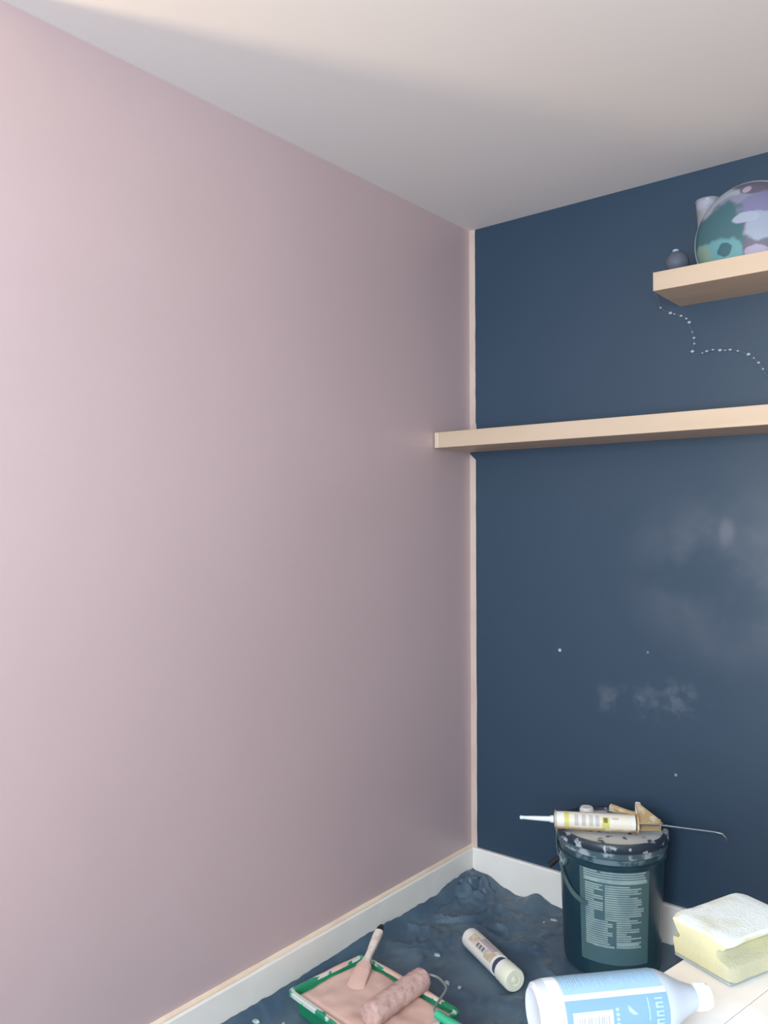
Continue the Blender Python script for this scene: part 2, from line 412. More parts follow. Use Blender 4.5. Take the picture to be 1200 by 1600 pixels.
# ---------------------------------------------------------------- things on the high shelf
SZ = 2.0445
oc = Vector((1.016, -.133, SZ))
orn = thing('glass_ornament', 'round ornament patched in teal, lilac and mauve on the high shelf', 'ornament', oc)
rx, ry, rz, ccz = .145, .083, .149, .0755
g = G(); vs = []; fs = []; seg = 48; rings = 24
zmin = -ccz/rz; ph1 = math.acos(zmin)
for i in range(rings+1):
    ph = .0001+(ph1-.0001)*i/rings
    for k in range(seg):
        th = 2*math.pi*k/seg
        vs.append(oc+Vector((math.sin(ph)*math.cos(th)*rx, math.sin(ph)*math.sin(th)*ry, ccz+math.cos(ph)*rz)))
for i in range(rings):
    for k in range(seg):
        k2 = (k+1) % seg; fs.append((i*seg+k, (i+1)*seg+k, (i+1)*seg+k2, i*seg+k2))
fs.append(tuple(range(rings*seg, (rings+1)*seg)))
build('body', G().add(vs, fs), M['ornament'], orn, smooth=True)
pts = []
for i in range(49):
    a = -ph1+2*ph1*i/48
    pts.append(oc+Vector((math.sin(a)*(rx+.001), 0, ccz+math.cos(a)*(rz+.001))))
pts = [p for p in pts if p.z > SZ+.0045]
build('rim', G().tube(pts, .0045, 8), M['glass_rim'], orn, smooth=True)

tc_ = Vector((.877, -.041, SZ))
tb = thing('tumbler', 'pale lilac tumbler half hidden behind the round ornament', 'cup', tc_)
build('body', G().lathe([(.018, 0), (.022, .02), (.033, .200), (.036, .235), (.034, .235), (.030, .20), (.019, .02), (.0001, .012)], tc_, (0, 0, 1), 28), M['tumbler'], tb, smooth=True)
build('rim', G().lathe([(.0365, .232), (.0375, .235), (.0365, .239), (.0345, .239), (.0345, .232)], tc_, (0, 0, 1), 28, caps=False), M['glass_rim'], tb, smooth=True)

bc = Vector((.826, -.165, SZ))
bb = thing('bauble', 'small charcoal ball with a white cap at the end of the high shelf', 'ornament', bc)
build('body', G().ball(bc+Vector((0, 0, .033)), .0333, 24, 16), M['bauble'], bb, smooth=True)
build('cap', G().lathe([(.009, .0645), (.0095, .0685), (.008, .0715), (.003, .0725)], bc-Vector((0.004, 0, 0)), (0, 0, 1), 14), M['bulb'], bb, smooth=True)

# string of tiny lights pinned to the navy wall
sp = [(.700, 2.046), (.711, 2.02), (.717, 1.995), (.751, 1.973), (.781, 1.96), (.802, 1.943), (.816, 1.897), (.821, 1.869), (.815, 1.844), (.824, 1.834), (.844, 1.836), (.871, 1.842), (.905, 1.836), (.932, 1.834), (.978, 1.815), (1.004, 1.789), (1.018, 1.767), (1.03, 1.745), (1.06, 1.70), (1.12, 1.67)]
def catmull(P, n=5):
    out = []
    for i in range(len(P)-1):
        p0, p1, p2, p3 = P[max(i-1, 0)], P[i], P[i+1], P[min(i+2, len(P)-1)]
        for j in range(n):
            t = j/n
            out.append(tuple(.5*((2*b)+(c-a)*t+(2*a-5*b+4*c-d)*t*t+(-a+3*b-3*c+d)*t**3) for a, b, c, d in zip(p0, p1, p2, p3)))
    out.append(P[-1]); return out
sl = thing('string_light', 'thin string of tiny pale lights on the navy wall below the high shelf', 'string lights', (.816, 0, 1.897))
path = catmull(sp, 6)
build('wire', G().tube([(x, -.0025, z) for x, z in path], .0017, 6), M['string'], sl, smooth=True)
for i, (x, z) in enumerate([(.717, 1.996), (.748, 1.974), (.760, 1.969), (.781, 1.96), (.797, 1.949), (.806, 1.936), (.815, 1.905), (.820, 1.886), (.821, 1.868), (.815, 1.845), (.845, 1.836), (.858, 1.840), (.876, 1.842), (.897, 1.838), (.912, 1.8355), (.926, 1.8355), (.948, 1.829), (.978, 1.815), (.993, 1.802), (1.006, 1.787), (1.018, 1.767)]):
    k = (.0030, .0046, .0024, .0036)[i % 4]
    build('bulb', G().ball((x, -.0045, z), k, 8, 6, (1.3, 1, 1)), M['bulb'], sl, smooth=True)

# ---------------------------------------------------------------- dust sheet
hp = [(0, .054), (.076, .063), (.177, .057), (.243, .042), (.4, .045), (.6, .052), (.81, .047), (1.0, .045), (1.2, .050), (1.8, .03), (2.6, .02)]
hn = [(0, .054), (.075, .050), (.152, .021), (.209, .006), (.282, .039), (.335, .017), (.42, .008), (.9, .012), (1.9, .01)]
flat = [(.625, -.19, .17, .24), (.25, -.89, .24, .34), (.38, -.475, .10, .20)]
def sheet_h(x, y):
    u = Vector((x*6, y*6, .3)); wv = noise.noise(u+Vector((noise.noise(u*.7)*1.5, noise.noise(u*.7+Vector((9, 2, 1)))*1.5, 0)))
    w2 = noise.noise(Vector((x*15+2*wv, y*15-wv, 7)))
    h = .004 + .014*max(0, 1-abs(wv)*3.2) + .007*max(0, 1-abs(w2)*4) + .004*abs(noise.noise(Vector((x*22, y*22, 4))))+.002*noise.noise(Vector((x*55, y*55, 1)))
    k = 1.0
    for (cx, cy, a, b) in flat:
        d = math.hypot(x-cx, y-cy); k = min(k, sstep(a, b, d))
    h = .004+(h-.004)*k
    ex = math.exp(-((x-.016)/.032)**1.3) if x > .016 else 1
    ey = math.exp(-((-.016-y)/.035)**1.3) if y < -.016 else 1
    h = max(h, interp(hp, -y)*ex*(1+.12*noise.noise(Vector((0, y*30, 2)))), interp(hn, x)*ey)
    r = math.hypot(x-.055, y+.075)
    h = max(h, .064*math.exp(-(r/.11)**2)*(1+.30*noise.noise(Vector((x*28, y*28, 6)))-.38*max(0, 1-abs(noise.noise(Vector((x*17, y*17, 3))))*5)))
    r = math.hypot((x-.285)/1.3, y+.04)
    h = max(h, .036*math.exp(-(r/.05)**2)*(1+.3*noise.noise(Vector((x*30, y*30, 8)))))
    return max(h, .0015)
vs = []; fs = []; xs = []; ys = []
x = .0165
while x < 1.10: xs.append(x); x += .0075 if x < .95 else .02
y = -.0165
while y > -2.0: ys.append(y); y -= .0075 if y > -1.2 else .02
for yy in ys:
    for xx in xs: vs.append((xx, yy, sheet_h(xx, yy)))
nx = len(xs)
for j in range(len(ys)-1):
    for i in range(nx-1):
        a = j*nx+i; fs.append((a, a+1, a+nx+1, a+nx))
sheet = build('dust_sheet', G().add(vs, fs), M['sheet'], origin=(.5, -.6, 0), smooth=True)
sheet.data.polygons.foreach_set('use_smooth', [True]*len(sheet.data.polygons))
tag(sheet, 'crumpled dark plastic dust sheet covering the floor', 'dust sheet')

# ---------------------------------------------------------------- paint bucket
BC = Vector((.625, -.19, .0065)); BHT = .395
bk = thing('paint_bucket', 'large dark green plastic paint bucket with printed label and smeared lid', 'bucket', BC)
rb, rtp = .141, .156
def brad(z): return rb+(rtp-rb)*z/BHT
prof = [(rb-.012, 0), (rb-.003, .003), (rb, .012), (brad(.322), .322), (brad(.322)+.006, .325), (brad(.332)+.006, .332), (brad(.335), .335), (brad(.352), .352), (brad(.36)+.005, .355), (brad(.37)+.005, .376), (brad(.378), .379), (brad(.385), .385), (.12, .385)]
body = build('body', G().lathe(prof, BC, (0, 0, 1), 64), M['bucket'], bk, smooth=True)
tocam = Vector((CAM.x-BC.x, CAM.y-BC.y, 0)).normalized()
UPV = Vector((0, 0, 1))
D = math.radians
# about the vertical axis: positive angle = counter-clockwise seen from above = to the right in view
lab = build('label', G().patch(BC, UPV, tocam, brad(.05)+.0006, brad(.318)+.0006, .05, .318, D(-36), D(43), 24, 2), M['bucket_label'], body, smooth=True)
def bucket_px(px, py):
    return math.asin(max(-1, min(1, (px-956)/80.0))), (1541-py)/214.0*.405
g = G(); rnd = random.Random(3)
def line(x0, x1, yp, th=2.2):
    a0, z = bucket_px(x0, yp); a1, _ = bucket_px(x1, yp); z2 = z-th/214*.405
    g.patch(BC, UPV, tocam, brad(z2)+.0012, brad(z)+.0012, z2, z, a0, a1, 10)
yy = 1374.0
while yy < 1390: line(915, rnd.choice([935, 968, 1003]), yy); line(940, rnd.choice([1003, 998, 1005]), yy); yy += 3.6
line(917, 1007, 1386, 5)
yy = 1394.0
while yy < 1446: line(917, rnd.choice([943, 943, 938, 930]), yy); line(946, rnd.choice([986, 994, 1003, 982, 999, 1000]), yy); yy += 3.4
while yy < 1486: line(917, rnd.choice([957, 953, 950, 957]), yy); line(963, rnd.choice([1000, 985, 978, 997]), yy); yy += 3.4
line(928, 960, 1486, 3); line(963, 997, 1481, 4)
build('print', g, M['print'], body)
# lid
lprof = [(rtp-.002, .374), (rtp+.009, .374), (rtp+.010, .380), (rtp+.010, .392), (rtp+.006, .398), (rtp-.004, .398), (rtp-.009, .392), (rtp-.010, .388)]
build('lid_rim', G().lathe(lprof, BC, (0, 0, 1), 64, caps=False), M['lid_edge'], bk, smooth=True)
lid = build('lid', G().lathe([(.001, .3895), (.10, .3895), (rtp-.011, .3905), (rtp-.0095, .389), (rtp-.012, .386)], BC, (0, 0, 1), 64, caps=False), M['bucket_lid'], bk, smooth=True)
build('spout_cap', G().lathe([(.020, .390), (.022, .392), (.022, .420), (.018, .427), (.001, .427)], BC+Vector((-.090, .022, 0)), (0, 0, 1), 18), M['white_plastic'], bk, smooth=True)
build('neck_band', G().lathe([(brad(.336)+.0003, .336), (brad(.336)+.0012, .337), (brad(.350)+.0012, .350), (brad(.351)+.0003, .351)], BC, (0, 0, 1), 64, caps=False), M['neck'], bk, smooth=True)
# ridged collar, smeared with paint
build('collar', G().lathe([(brad(.352)+.001, .352), (brad(.355)+.0065, .355), (brad(.37)+.0065, .3725), (brad(.37)+.001, .3735)], BC, (0, 0, 1), 64, caps=False), M['bucket_rim'], bk, smooth=True)
# ear, bail handle and grip on the left
ea = tocam.copy(); ea.rotate(Matrix.Rotation(D(-62), 3, 'Z'))
ep = BC+ea*(brad(.31)+.004)+Vector((0, 0, .312))
side = UPV.cross(ea)
build('ear', G().lathe([(.020, -.004), (.020, .004), (.015, .007), (.010, .007), (.010, .012), (.001, .012)], ep, ea, 20), M['bucket_rim'], bk, smooth=True)
vs = []; fs = []
for i in range(17):
    t = i/16; a = D(-96+70*t)
    d = tocam.copy(); d.rotate(Matrix.Rotation(a, 3, 'Z'))
    zc = .350-.135*math.sin(math.pi*.5*t)**1.2; hw = .0135*(1-.55*t)
    for zz, off in ((zc-hw, .0035), (zc-hw, .0065), (zc+hw, .0065), (zc+hw, .0035)):
        vs.append(BC+d*(brad(zz)+off+(.004 if zz > .318 else 0))+Vector((0, 0, zz)))
for i in range(16):
    for q in range(4):
        fs.append((i*4+q, i*4+(q+1) % 4, i*4+4+(q+1) % 4, i*4+4+q))
fs += [(3, 2, 1, 0), (64, 65, 66, 67)]
build('bail_handle', G().add(vs, fs), M['bail'], bk, smooth=True)
pg0 = BC+ea*(brad(.3)+.006)+Vector((0, 0, .318))
pg1 = pg0+ea*.030-side*.026+Vector((0, 0, -.034))
build('grip', G().tube([pg0, pg0.lerp(pg1, .5)+Vector((0, 0, .004)), pg1], [.007, .008, .009], 10), M['black'], bk, smooth=True)

# ---------------------------------------------------------------- sealant gun and cartridge on the bucket lid
LZ = BC.z+.3985
gd = Vector((.867, .497, 0)).normalized(); gs = Vector((-gd.y, gd.x, 0))       # along the gun; away from the camera
g0 = Vector((.510, -.322, LZ+.0275))                                          # front of the cartridge
GL = .228
gun = thing('sealant_gun', 'tan metal sealant gun lying across the bucket lid', 'sealant gun', (g0+gd*.15)-Vector((0, 0, .0275)))
cr = .0265
build('cradle', G().patch(g0, gd, -UPV, cr, cr, .0, GL+.006, D(-60), D(75), 14), M['gun'], gun, smooth=True).modifiers.new('s', 'SOLIDIFY').thickness = .0012
build('front_plate', G().lathe([(.010, -.004), (.0272, -.004), (.0272, -.001), (.010, -.001)], g0, gd, 28, caps=False), M['gun'], gun)
build('rear_plate', G().lathe([(.004, GL+.003), (.0272, GL+.003), (.0272, GL+.008), (.004, GL+.008)], g0, gd, 28), M['gun'], gun)
rp = g0+gd*(GL+.008)
# triangular rear bracket (folded plate)
def prism(tri, nrm, th):
    gg = G(); n = len(tri); vs = [p-nrm*th/2 for p in tri]+[p+nrm*th/2 for p in tri]
    return gg.add(vs, [tuple(reversed(range(n))), tuple(range(n, 2*n))]+[(i, (i+1) % n, n+(i+1) % n, n+i) for i in range(n)])
gt = (gs*.90+UPV*.44).normalized(); gn = gd.cross(gt).normalized()
tri = [rp-gt*.014, rp+gt*.066, rp+gt*.070+gd*.008, rp+gd*.062+gt*.006, rp+gd*.062-gt*.008]
build('bracket', prism([p+gn*.013 for p in tri], gn, .002), M['gun'], gun)
build('bracket', prism([p-gn*.013 for p in tri], gn, .002), M['gun'], gun)
build('bracket_web', G().obox(rp+gd*.062-gt*.001, gd, gt, gn, .0015, .009, .014), M['gun'], gun)
hb = rp+gt*.03
build('handle', G().obox(hb+gt*.022+gd*.006, (gt+gd*.1).normalized(), (gd-gt*.1).normalized(), gn, .026, .008, .011), M['white_plastic'], gun, bevel=.004)
tdir = (gt*.40-gd*.9).normalized(); tnr = gn.cross(tdir)
build('trigger', G().obox(rp+gt*.040-gd*.030, tdir, tnr, gn, .050, .007, .010), M['gun'], gun, bevel=.003)
build('rod', G().tube([g0+gd*(GL+.004), rp+gd*.06, rp+gd*.215-UPV*.012, rp+gd*.235-UPV*.015-gs*.004, rp+gd*.243-UPV*.022-gs*.016, rp+gd*.240-UPV*.026-gs*.026], .0034, 8), M['steel'], gun, smooth=True)

ct = thing('sealant_cartridge', 'white sealant cartridge with a long nozzle loaded in the tan gun', 'cartridge', g0+gd*.1)
R1 = .0242
cb = build('body', G().lathe([(.016, -.006), (.022, -.005), (R1, .001), (R1, GL-.002), (R1-.002, GL)], g0, gd, 36), M['white_plastic'], ct, smooth=True)
build('nozzle', G().lathe([(.011, -.008), (.0105, -.016), (.008, -.020), (.0062, -.07), (.0048, -.098), (.0056, -.100), (.0056, -.106), (.0035, -.108)], g0, gd, 16), M['nozzle'], ct, smooth=True)
vdir = (CAM-g0).normalized()
def cstrip(name, t0, t1, a0, a1, mat, rr=.0005): return build(name, G().patch(g0, gd, vdir, R1+rr, R1+rr, t0, t1, D(a0), D(a1), 14), mat, cb, smooth=True)
cstrip('label', .022, GL-.014, -150, 150, M['cream_print'])
cstrip('label_band', .022, .036, -150, 150, M['yellow_print'], .0009)
for t0 in (.052, .073, .094, .112): cstrip('text_column', t0, t0+.011, -44, 34, M['grey_print2'], .0009)
cstrip('emblem', .135, .147, -26, 6, M['olive_print'], .0009)
cstrip('emblem_panel', .131, .152, -30, 60, M['yellow_print'], .0007)
cstrip('text_column', .160, .178, -30, -16, M['grey_print2'], .0009)

# ---------------------------------------------------------------- cartridge lying on the sheet
p0 = Vector((.262, -.412, .0375)); p1 = Vector((.490, -.535, .0375))
ad = (p1-p0).normalized(); Lc = (p1-p0).length; R2 = .0305
fc = thing('filler_tube', 'white filler tube with torn label lying on the dust sheet', 'tube', (p0+p1)/2-Vector((0, 0, R2)))
tb_ = build('body', G().lathe([(.012, -.012), (.021, -.008), (R2-.001, 0), (R2, .006), (R2, Lc*.68), (R2-.002, Lc*.682)], p0, ad, 36), M['white_plastic'], fc, smooth=True)
build('neck', G().lathe([(R2-.004, Lc*.675), (R2-.004, Lc*.80)], p0, ad, 32), M['dark_band'], fc, smooth=True)
build('collar', G().lathe([(R2-.002, Lc*.765), (R2+.001, Lc*.77), (R2+.001, Lc*.835), (R2-.001, Lc*.84)], p0, ad, 36), M['white_plastic'], fc, smooth=True)
build('end_cap', G().lathe([(R2-.001, Lc*.84), (R2+.002, Lc*.845), (R2+.002, Lc*.985), (R2-.001, Lc), (.016, Lc), (.015, Lc-.004), (.009, Lc-.004), (.008, Lc+.002), (.001, Lc+.003)], p0, ad, 36), M['paleyellow'], fc, smooth=True)
vd2 = (CAM-p0).normalized()
def fstrip(name, t0, t1, a0, a1, mat, rr=.0005): return build(name, G().patch(p0, ad, vd2, R2+rr, R2+rr, t0*Lc, t1*Lc, D(a0), D(a1), 12), mat, tb_, smooth=True)
fstrip('label', .10, .665, -120, 48, M['cream_print'])
fstrip('label_panel', .30, .60, -60, -22, M['mauve_print'], .0008)
fstrip('label_panel', .14, .30, -38, 14, M['tan_print'], .0008)
fstrip('label_panel', .50, .66, -30, 26, M['tan_print'], .0008)
for t0 in (.31, .37, .43): fstrip('lettering', t0, t0+.035, -12, 10, M['dark_print'], .0010)
fstrip('label_panel', .30, .50, -16, 16, M['grey_print2'], .0008)

# ---------------------------------------------------------------- paint tray
ta = D(-8.0); ex = Vector((math.cos(ta), math.sin(ta), 0)); ey = Vector((-math.sin(ta), math.cos(ta), 0))
A0 = Vector((.060, -1.004, 0)); TL, TW, TZ = .385, .275, .066
def tp(u, v, z): return A0+ex*u+ey*v+Vector((0, 0, z))
tray = thing('paint_tray', 'green paint tray full of wet pink paint beside the skirting', 'paint tray', tp(TL/2, TW/2, .008))
def rrect(inset, z, r, n=5):
    out = []
    for (cx, cy, a) in ((TL-inset-r, inset+r, -90), (TL-inset-r, TW-inset-r, 0), (inset+r, TW-inset-r, 90), (inset+r, inset+r, 180)):
        for k in range(n+1):
            th = D(a+90*k/n); out.append(tp(cx+r*math.cos(th), cy+r*math.sin(th), z))
    return out
def loops(ls, closed_bottom=True, closed_top=False):
    gg = G(); n = len(ls[0]); vs = [p for l in ls for p in l]; fs = []
    for i in range(len(ls)-1):
        for k in range(n):
            k2 = (k+1) % n; fs.append((i*n+k, i*n+k2, (i+1)*n+k2, (i+1)*n+k))
    if closed_bottom: fs.append(tuple(reversed(range(n))))
    if closed_top: fs.append(tuple(range((len(ls)-1)*n, len(ls)*n)))
    return gg.add(vs, fs)
build('body', loops([rrect(.020, .008, .018), rrect(.010, TZ-.004, .016), rrect(.014, TZ-.004, .014), rrect(.023, .012, .014)], True, True), M['tray'], tray, smooth=True)
build('rim', loops([rrect(.006, TZ-.010, .016), rrect(.000, TZ-.010, .018), rrect(.000, TZ-.001, .018), rrect(.003, TZ+.002, .018), rrect(.012, TZ+.002, .015), rrect(.014, TZ-.004, .014), rrect(.010, TZ-.004, .015)], False), M['tray_rim'], tray, smooth=True)
# paint surface: sloping, pushed up in ridges, licking over the rim
vs = []; fs = []; NU, NV = 56, 40
for j in range(NV+1):
    for i in range(NU+1):
        u = .0145+(TL-.029)*i/NU; v = .0145+(TW-.029)*j/NV
        e = min(u-.0145, TL-.0145-u, v-.0145, TW-.0145-v)
        z = TZ-.016+.010*sstep(0, .02, e)+.006*noise.noise(Vector((u*9, v*9, 2)))+.003*noise.noise(Vector((u*26, v*26, 5)))
        z += .008*max(0, noise.noise(Vector((u*5+3, v*5, 9))))*(1-sstep(.03, .0, e))
        vs.append(tp(u, v, min(z, TZ+.003)))
for j in range(NV):
    for i in range(NU):
        a = j*(NU+1)+i; fs.append((a, a+1, a+NU+2, a+NU+1))
build('wet_paint', G().add(vs, fs), M['paint'], tray, smooth=True)
# smears of pink paint on the rim
def smear(u0, v0, u1, v1, wd):
    g = G(); n = 10; vs = []; fs = []
    for i in range(n+1):
        t = i/n; u = u0+(u1-u0)*t; v = v0+(v1-v0)*t; k = wd*(.55+.6*abs(noise.noise(Vector((u*40, v*40, 3)))))*math.sin(math.pi*(.08+.84*t))
        d = Vector((-(v1-v0), u1-u0, 0)).normalized()
        for s, z in ((-1, TZ-.003), (-.5, TZ+.004), (.5, TZ+.004), (1, TZ-.003)):
            vs.append(tp(u+d.x*k*s, v+d.y*k*s, z))
    for i in range(n):
        for q in range(3):
            a = i*4+q; fs.append((a, a+1, a+5, a+4))
    build('paint_smear', g.add(vs, fs), M['paint'], tray, smooth=True)
smear(.06, TW-.008, .33, TW-.008, .014); smear(.008, .10, .008, .24, .010); smear(TL-.008, .03, TL-.008, .16, .012); smear(.16, .008, .30, .008, .008)

# ---------------------------------------------------------------- paint roller in the tray
q0 = Vector((.335, -.985, .092)); q1 = Vector((.340, -.765, .092)); rd = (q1-q0).normalized(); RL = (q1-q0).length
ro = thing('paint_roller', 'paint roller with pink-soaked sleeve and green handle lying in the tray', 'paint roller', q0.lerp(q1, .5)-Vector((0, 0, .027)))
vs = []; fs = []; n = 30; sg = 36
e1 = Vector((0, 0, 1)); e2 = rd.cross(e1)
for i in range(n+1):
    t = i/n
    rr = .0305 if 0 < i < n else .026
    for k in range(sg):
        th = 2*math.pi*k/sg
        r_ = rr+.0022*noise.noise(Vector((t*14, math.cos(th)*2.5, math.sin(th)*2.5)))+.0012*noise.noise(Vector((t*50, math.cos(th)*9, math.sin(th)*9)))
        vs.append(q0+rd*RL*t+(e1*math.cos(th)+e2*math.sin(th))*r_)
for i in range(n):
    for k in range(sg):
        k2 = (k+1) % sg; fs.append((i*sg+k, i*sg+k2, (i+1)*sg+k2, (i+1)*sg+k))
fs += [tuple(reversed(range(sg))), tuple(range(n*sg, (n+1)*sg))]
build('sleeve', G().add(vs, fs), M['nap'], ro, smooth=True)
build('end_plug', G().lathe([(.022, RL+.0004), (.022, RL+.003), (.006, RL+.004), (.005, RL+.008), (.001, RL+.008)], q0, rd, 20), M['nap'], ro, smooth=True)
wp = [q1+rd*.004, q1+rd*.020+Vector((.006, 0, .003)), Vector((.372, -.738, .092)), Vector((.404, -.752, .090)), Vector((.416, -.768, .088)), Vector((.424, -.800, .086)), Vector((.436, -.845, .086)), Vector((.450, -.862, .086)), Vector((.475, -.866, .086))]
wp = [Vector(p) for p in catmull([tuple(p) for p in wp], 4)]
build('wire_frame', G().tube(wp, .0032, 8), M['wire'], ro, smooth=True)
h0 = Vector((.452, -.864, .086)); hd = Vector((1, -.02, -.16)).normalized()
build('handle', G().lathe([(.006, 0), (.010, .002), (.0115, .012), (.0105, .03), (.0135, .06), (.0145, .09), (.0125, .13), (.010, .142), (.004, .146)], h0, hd, 20), M['handle_green'], ro, smooth=True)

# ---------------------------------------------------------------- paint brush resting on the tray rim
b0 = Vector((.190, -.872, .060)); b1 = Vector((.107, -.654, .1215)); bd = (b1-b0).normalized(); BL = (b1-b0).length
br = thing('paint_brush', 'paint brush with smeared white handle and dark tip propped on the tray rim', 'paint brush', b0.lerp(b1, .5)-Vector((0, 0, .02)))
bs = bd.cross(UPV).normalized(); bu = bs.cross(bd)
def flatloft(secs):
    gg = G(); vs = []; fs = []; n = 16
    for (t, wx, wz) in secs:
        for k in range(n):
            th = 2*math.pi*k/n
            c, s_ = math.cos(th), math.sin(th)
            c = math.copysign(abs(c)**.7, c); s_ = math.copysign(abs(s_)**.7, s_)
            vs.append(b0+bd*t+bs*wx*c+bu*wz*s_)
    for i in range(len(secs)-1):
        for k in range(n):
            k2 = (k+1) % n; fs.append((i*n+k, i*n+k2, (i+1)*n+k2, (i+1)*n+k))
    fs += [tuple(reversed(range(n))), tuple(range((len(secs)-1)*n, len(secs)*n))]
    return gg.add(vs, fs)
build('bristles', flatloft([(-.028, .026, .003), (-.012, .026, .005), (.01, .0255, .007), (.045, .024, .010), (.062, .023, .011)]), M['paint'], br, smooth=True)
build('ferrule', flatloft([(.058, .0235, .0115), (.078, .0225, .0115), (.086, .017, .0115)]), M['paint'], br, smooth=True)
build('handle', flatloft([(.084, .016, .0112), (.105, .0105, .010), (.13, .0098, .0095), (.165, .0125, .0105), (.195, .0135, .0105), (BL-.028, .0125, .0098)]), M['brush_handle'], br, smooth=True)
build('tip', flatloft([(BL-.029, .0120, .0095), (BL-.012, .0095, .0075), (BL, .004, .003)]), M['black'], br, smooth=True)

# ---------------------------------------------------------------- dried paint flakes on the sheet
rnd = random.Random(5)
def flake(x, y, size, label):
    P = Vector((x, y, 0)); z = sheet_h(x, y)
    n = 9; vs = []; base = Vector((P.x, P.y, z+.0002))
    ph = rnd.uniform(0, 3)
    for lev, k in ((-.003, 1.0), (.003, .75)):
        for i in range(n):
            th = 2*math.pi*i/n; r_ = size*k*(.7+.5*rnd.random())
            c, s_ = math.cos(th)*r_*1.5, math.sin(th)*r_*.8
            vs.append(base+Vector((c*math.cos(ph)-s_*math.sin(ph), c*math.sin(ph)+s_*math.cos(ph), lev)))
    fs = [tuple(reversed(range(n))), tuple(range(n, 2*n))]+[(i, (i+1) % n, n+(i+1) % n, n+i) for i in range(n)]
    tag(build('paint_flake', G().add(vs, fs), M['flake'], origin=base), label, 'paint flake', 'dried paint flakes on the dust sheet')
flake(0.5810, -0.3670, .011, 'pale paint flake at the foot of the bucket')
flake(0.3170, -0.6172, .008, 'pale paint flake nearest the roller frame')
flake(0.3566, -0.6143, .009, 'pale paint flake between the roller frame and the filler tube')
flake(0.3815, -0.0915, .009, 'pale paint flake left of the bucket near the skirting')
flake(0.3655, -0.1320, .005, 'small paint flake beside the larger one left of the bucket')
flake(0.0420, -1.1000, .009, 'pale paint flake between skirting and the left end of the tray')
flake(0.0912, -1.0446, .007, 'pale paint flake below the near corner of the tray')
flake(0.2120, -0.5197, .007, 'faint paint flake above the roller, left of the filler tube')

# ---------------------------------------------------------------- table
TBZ = .66
e_a = Vector((1.2077, -1.3975, TBZ)); e_b = Vector((1.2276, -1.2973, TBZ))
td = (e_b-e_a).normalized(); tn = Vector((td.y, -td.x, 0))
t_far = e_b+td*.16; t_near = e_a-td*.36; TWD = .48
tab = thing('work_table', 'pale wooden work table splashed with white paint', 'table', (t_far+t_near)/2+tn*TWD/2-Vector((0, 0, TBZ)))
plen = (t_far-t_near).length; pw = TWD/4
for i in range(4):
    c = (t_far+t_near)/2+tn*(pw*(i+.5))-Vector((0, 0, .014))
    build('plank', G().obox(c, td, tn, UPV, plen/2, pw/2-.0006, .014), M['table'], tab, bevel=.0012)
for (s, v) in ((.06, .06), (.06, TWD-.06), (plen-.06, .06), (plen-.06, TWD-.06)):
    c = t_near+td*s+tn*v; c.z = (TBZ-.0285)/2+.004
    build('leg', G().obox(c, td, tn, UPV, .025, .025, (TBZ-.0285)/2-.004), M['table_leg'], tab, bevel=.002)
for v in (.06, TWD-.06):
    c = (t_far+t_near)/2+tn*v; c.z = TBZ-.028-.04
    build('rail', G().obox(c, td, tn, UPV, plen/2-.09, .012, .0395), M['table_leg'], tab)

# ---------------------------------------------------------------- sponge on the table
fr = Vector((1.3081, -1.3396, 0.6610))                     # near corner
sw = Vector((-.925, .38, 0)).normalized()           # along the short end, to the left
sl_ = Vector((-sw.y, sw.x, 0)); sl_ = sl_ if sl_.y > 0 else -sl_   # long axis, away
SWD, SLN, SHT = .108, .158, .062
spg = thing('grout_sponge', 'chunky pale yellow grooved sponge on the paint-splashed table', 'sponge', fr+sw*SWD/2+sl_*SLN/2)
prof = [(0, .005), (0, .024), (.004, .0275), (.018, .0300), (.0225, .034), (.0225, .041), (.018, .0465), (.010, .0490), (.006, .0535), (.009, .0605), (.02, SHT), (SWD-.012, SHT), (SWD-.001, SHT-.001), (SWD+.002, .058), (SWD-.006, .046), (SWD-.014, .035), (SWD-.011, .031), (SWD-.001, .0285), (SWD, .024), (SWD-.003, .005)]
NS = 14; vs = []; fs = []; n = len(prof)
for i in range(NS+1):
    t = i/NS; k = 0.0 if 0 < i < NS else .0035
    for (a, z) in prof:
        a2 = SWD/2+(a-SWD/2)*(1-k*2/SWD*1.0); z2 = .033+(z-.033)*(1-k*1.5/.033*.5) if k else z
        jig = .0016*noise.noise(Vector((a*40, t*6, z*40)))
        vs.append(fr+sw*(a2+jig)+sl_*(SLN*t if 0 < i < NS else (0 if i == 0 else SLN))+Vector((0, 0, max(z2, .0045)+jig*.6)))
for i in range(NS):
    for k in range(n):
        k2 = (k+1) % n; fs.append((i*n+k, i*n+k2, (i+1)*n+k2, (i+1)*n+k))
fs += [tuple(reversed(range(n))), tuple(range(NS*n, (NS+1)*n))]
build('foam', G().add(vs, fs), M['sponge'], spg, smooth=True)
c = fr+sw*SWD/2+sl_*SLN/2+Vector((0, 0, .0023))
build('scouring_layer', G().obox(c, sw, sl_, UPV, SWD/2-.004, SLN/2-.003, .0023), M['pad'], spg)

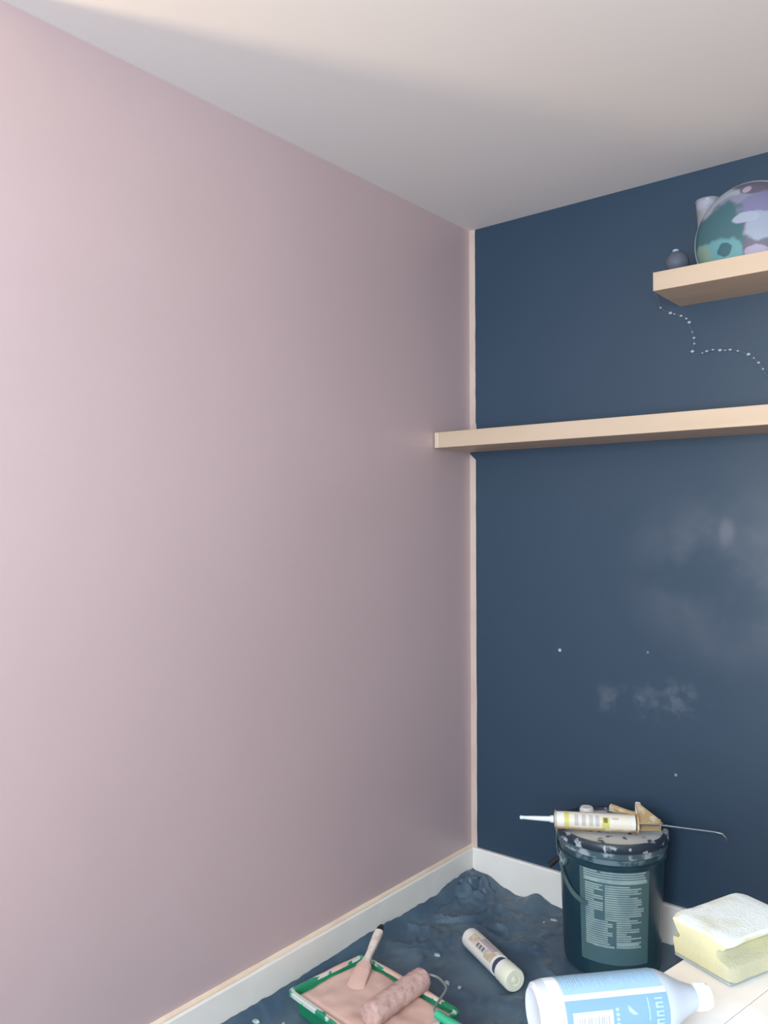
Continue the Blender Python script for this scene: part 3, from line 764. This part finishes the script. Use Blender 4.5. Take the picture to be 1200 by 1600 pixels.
# ---------------------------------------------------------------- bottle lying on the table
RB = .0385
a_ = Vector((1.1492, -1.6259, 0.6995)); b_ = Vector((1.3107, -1.4456, 0.6995))
bdir = (b_-a_).normalized(); BLN = (b_-a_).length
bo = thing('squeeze_bottle', 'white squeeze bottle with light blue label lying at the table edge', 'bottle', a_+bdir*BLN/2-Vector((0, 0, RB)))
k = BLN/.265
prof = [(.020, .004), (.030, .0), (.0355, .004), (RB-.0005, .014), (RB, .024), (RB, .178*k), (RB-.001, .187*k), (RB-.006, .200*k), (.026, .212*k), (.0205, .224*k), (.0165, .236*k), (.0135, .243*k)]
bbd = build('body', G().lathe(prof, a_, bdir, 48), M['bottle'], bo, smooth=True)
vb = (CAM-(a_+bdir*BLN*.4)).normalized()
n0 = bdir.cross(vb); n0 = n0 if n0.z > 0 else -n0     # silhouette side facing up the picture
# positive direction of patch angle: n0 -> bdir x n0 ; make it run towards the camera
sgn = 1 if bdir.cross(n0).dot(vb) > 0 else -1
def lp(name, t0, t1, a0, a1, mat, rr=.0004, par=None, na=12):
    return build(name, G().patch(a_, bdir, n0, RB+rr, RB+rr, t0*k, t1*k, D(a0)*sgn, D(a1)*sgn, na), mat, par or bbd, smooth=True)
lp('label_upper', .036, .180, -60, 66, M['label_light'])
lp('label_stripe', .034, .183, 66, 76, M['label_white'])
lp('label_lower', .034, .183, 76, 200, M['label_blue'])
lp('barcode_panel', .043, .100, 96, 170, M['label_white'], .0008)
g = G(); rnd = random.Random(11); t = .051
while t < .093:
    wdt = rnd.choice([.0008, .0014, .002]); g.patch(a_, bdir, n0, RB+.0012, RB+.0012, t*k, (t+wdt)*k, D(105)*sgn, D(165)*sgn, 10); t += wdt+rnd.choice([.001, .0016, .0022])
build('barcode', g, M['bar_grey'], bbd)
g = G(); rnd = random.Random(12)
for t0, t1, a0, a1 in ((.041, .062, 18, 62), (.068, .100, 20, 58), (.112, .136, 22, 58), (.140, .158, 24, 56), (.163, .172, 22, 60)):
    t = t0
    while t < t1: g.patch(a_, bdir, n0, RB+.0009, RB+.0009, t*k, (t+.0018)*k, D(a0+rnd.uniform(0, 8))*sgn, D(a1-rnd.uniform(0, 16))*sgn, 8); t += .0038
build('small_print', g, M['label_text'], bbd)
g = G()
for a0 in range(84, 128, 7):                                        # large pale sideways lettering by the shoulder
    g.patch(a_, bdir, n0, RB+.0009, RB+.0009, .163*k, .174*k, D(a0)*sgn, D(a0+2.5)*sgn, 3)
    if (a0//7) % 2: g.patch(a_, bdir, n0, RB+.0009, RB+.0009, .163*k, .166*k, D(a0)*sgn, D(a0+7)*sgn, 3)
g.patch(a_, bdir, n0, RB+.0009, RB+.0009, .152*k, .1535*k, D(82)*sgn, D(120)*sgn, 6)
for a0 in range(94, 150, 8): g.patch(a_, bdir, n0, RB+.0009, RB+.0009, .1045*k, .109*k, D(a0)*sgn, D(a0+5)*sgn, 3)
for i in range(8):
    g.patch(a_, bdir, n0, RB+.0009, RB+.0009, (.123+.0016*i)*k, (.1246+.0016*i)*k, D(92+2.0*i)*sgn, D(101+2.6*i-.25*i*i)*sgn, 3)
build('lettering', g, M['label_text'], bbd)
build('base_insert', G().patch(a_, bdir, n0, RB+.0002, RB+.0002, .016*k, .034*k, D(10)*sgn, D(190)*sgn, 16), M['bottle_inner'], bbd, smooth=True)
cp = build('cap', G().lathe([(.0130, .240*k), (.0152, .2415*k), (.0155, .244*k), (.0155, .258*k), (.0147, .263*k), (.006, .2640*k), (.0055, .268*k), (.002, .269*k)], a_, bdir, 24), M['bottle_inner'], bo, smooth=True)
g = G(); e1 = n0.normalized(); e2 = bdir.cross(e1)
for i in range(18):
    th = 2*math.pi*i/18; d = e1*math.cos(th)+e2*math.sin(th)
    g.obox(a_+bdir*.251*k+d*.0157, bdir, d.cross(bdir), d, .007, .0009, .0007)
build('ridge', g, M['bottle_inner'], cp)

for o in bpy.data.objects:
    if '_o' in o: del o['_o']
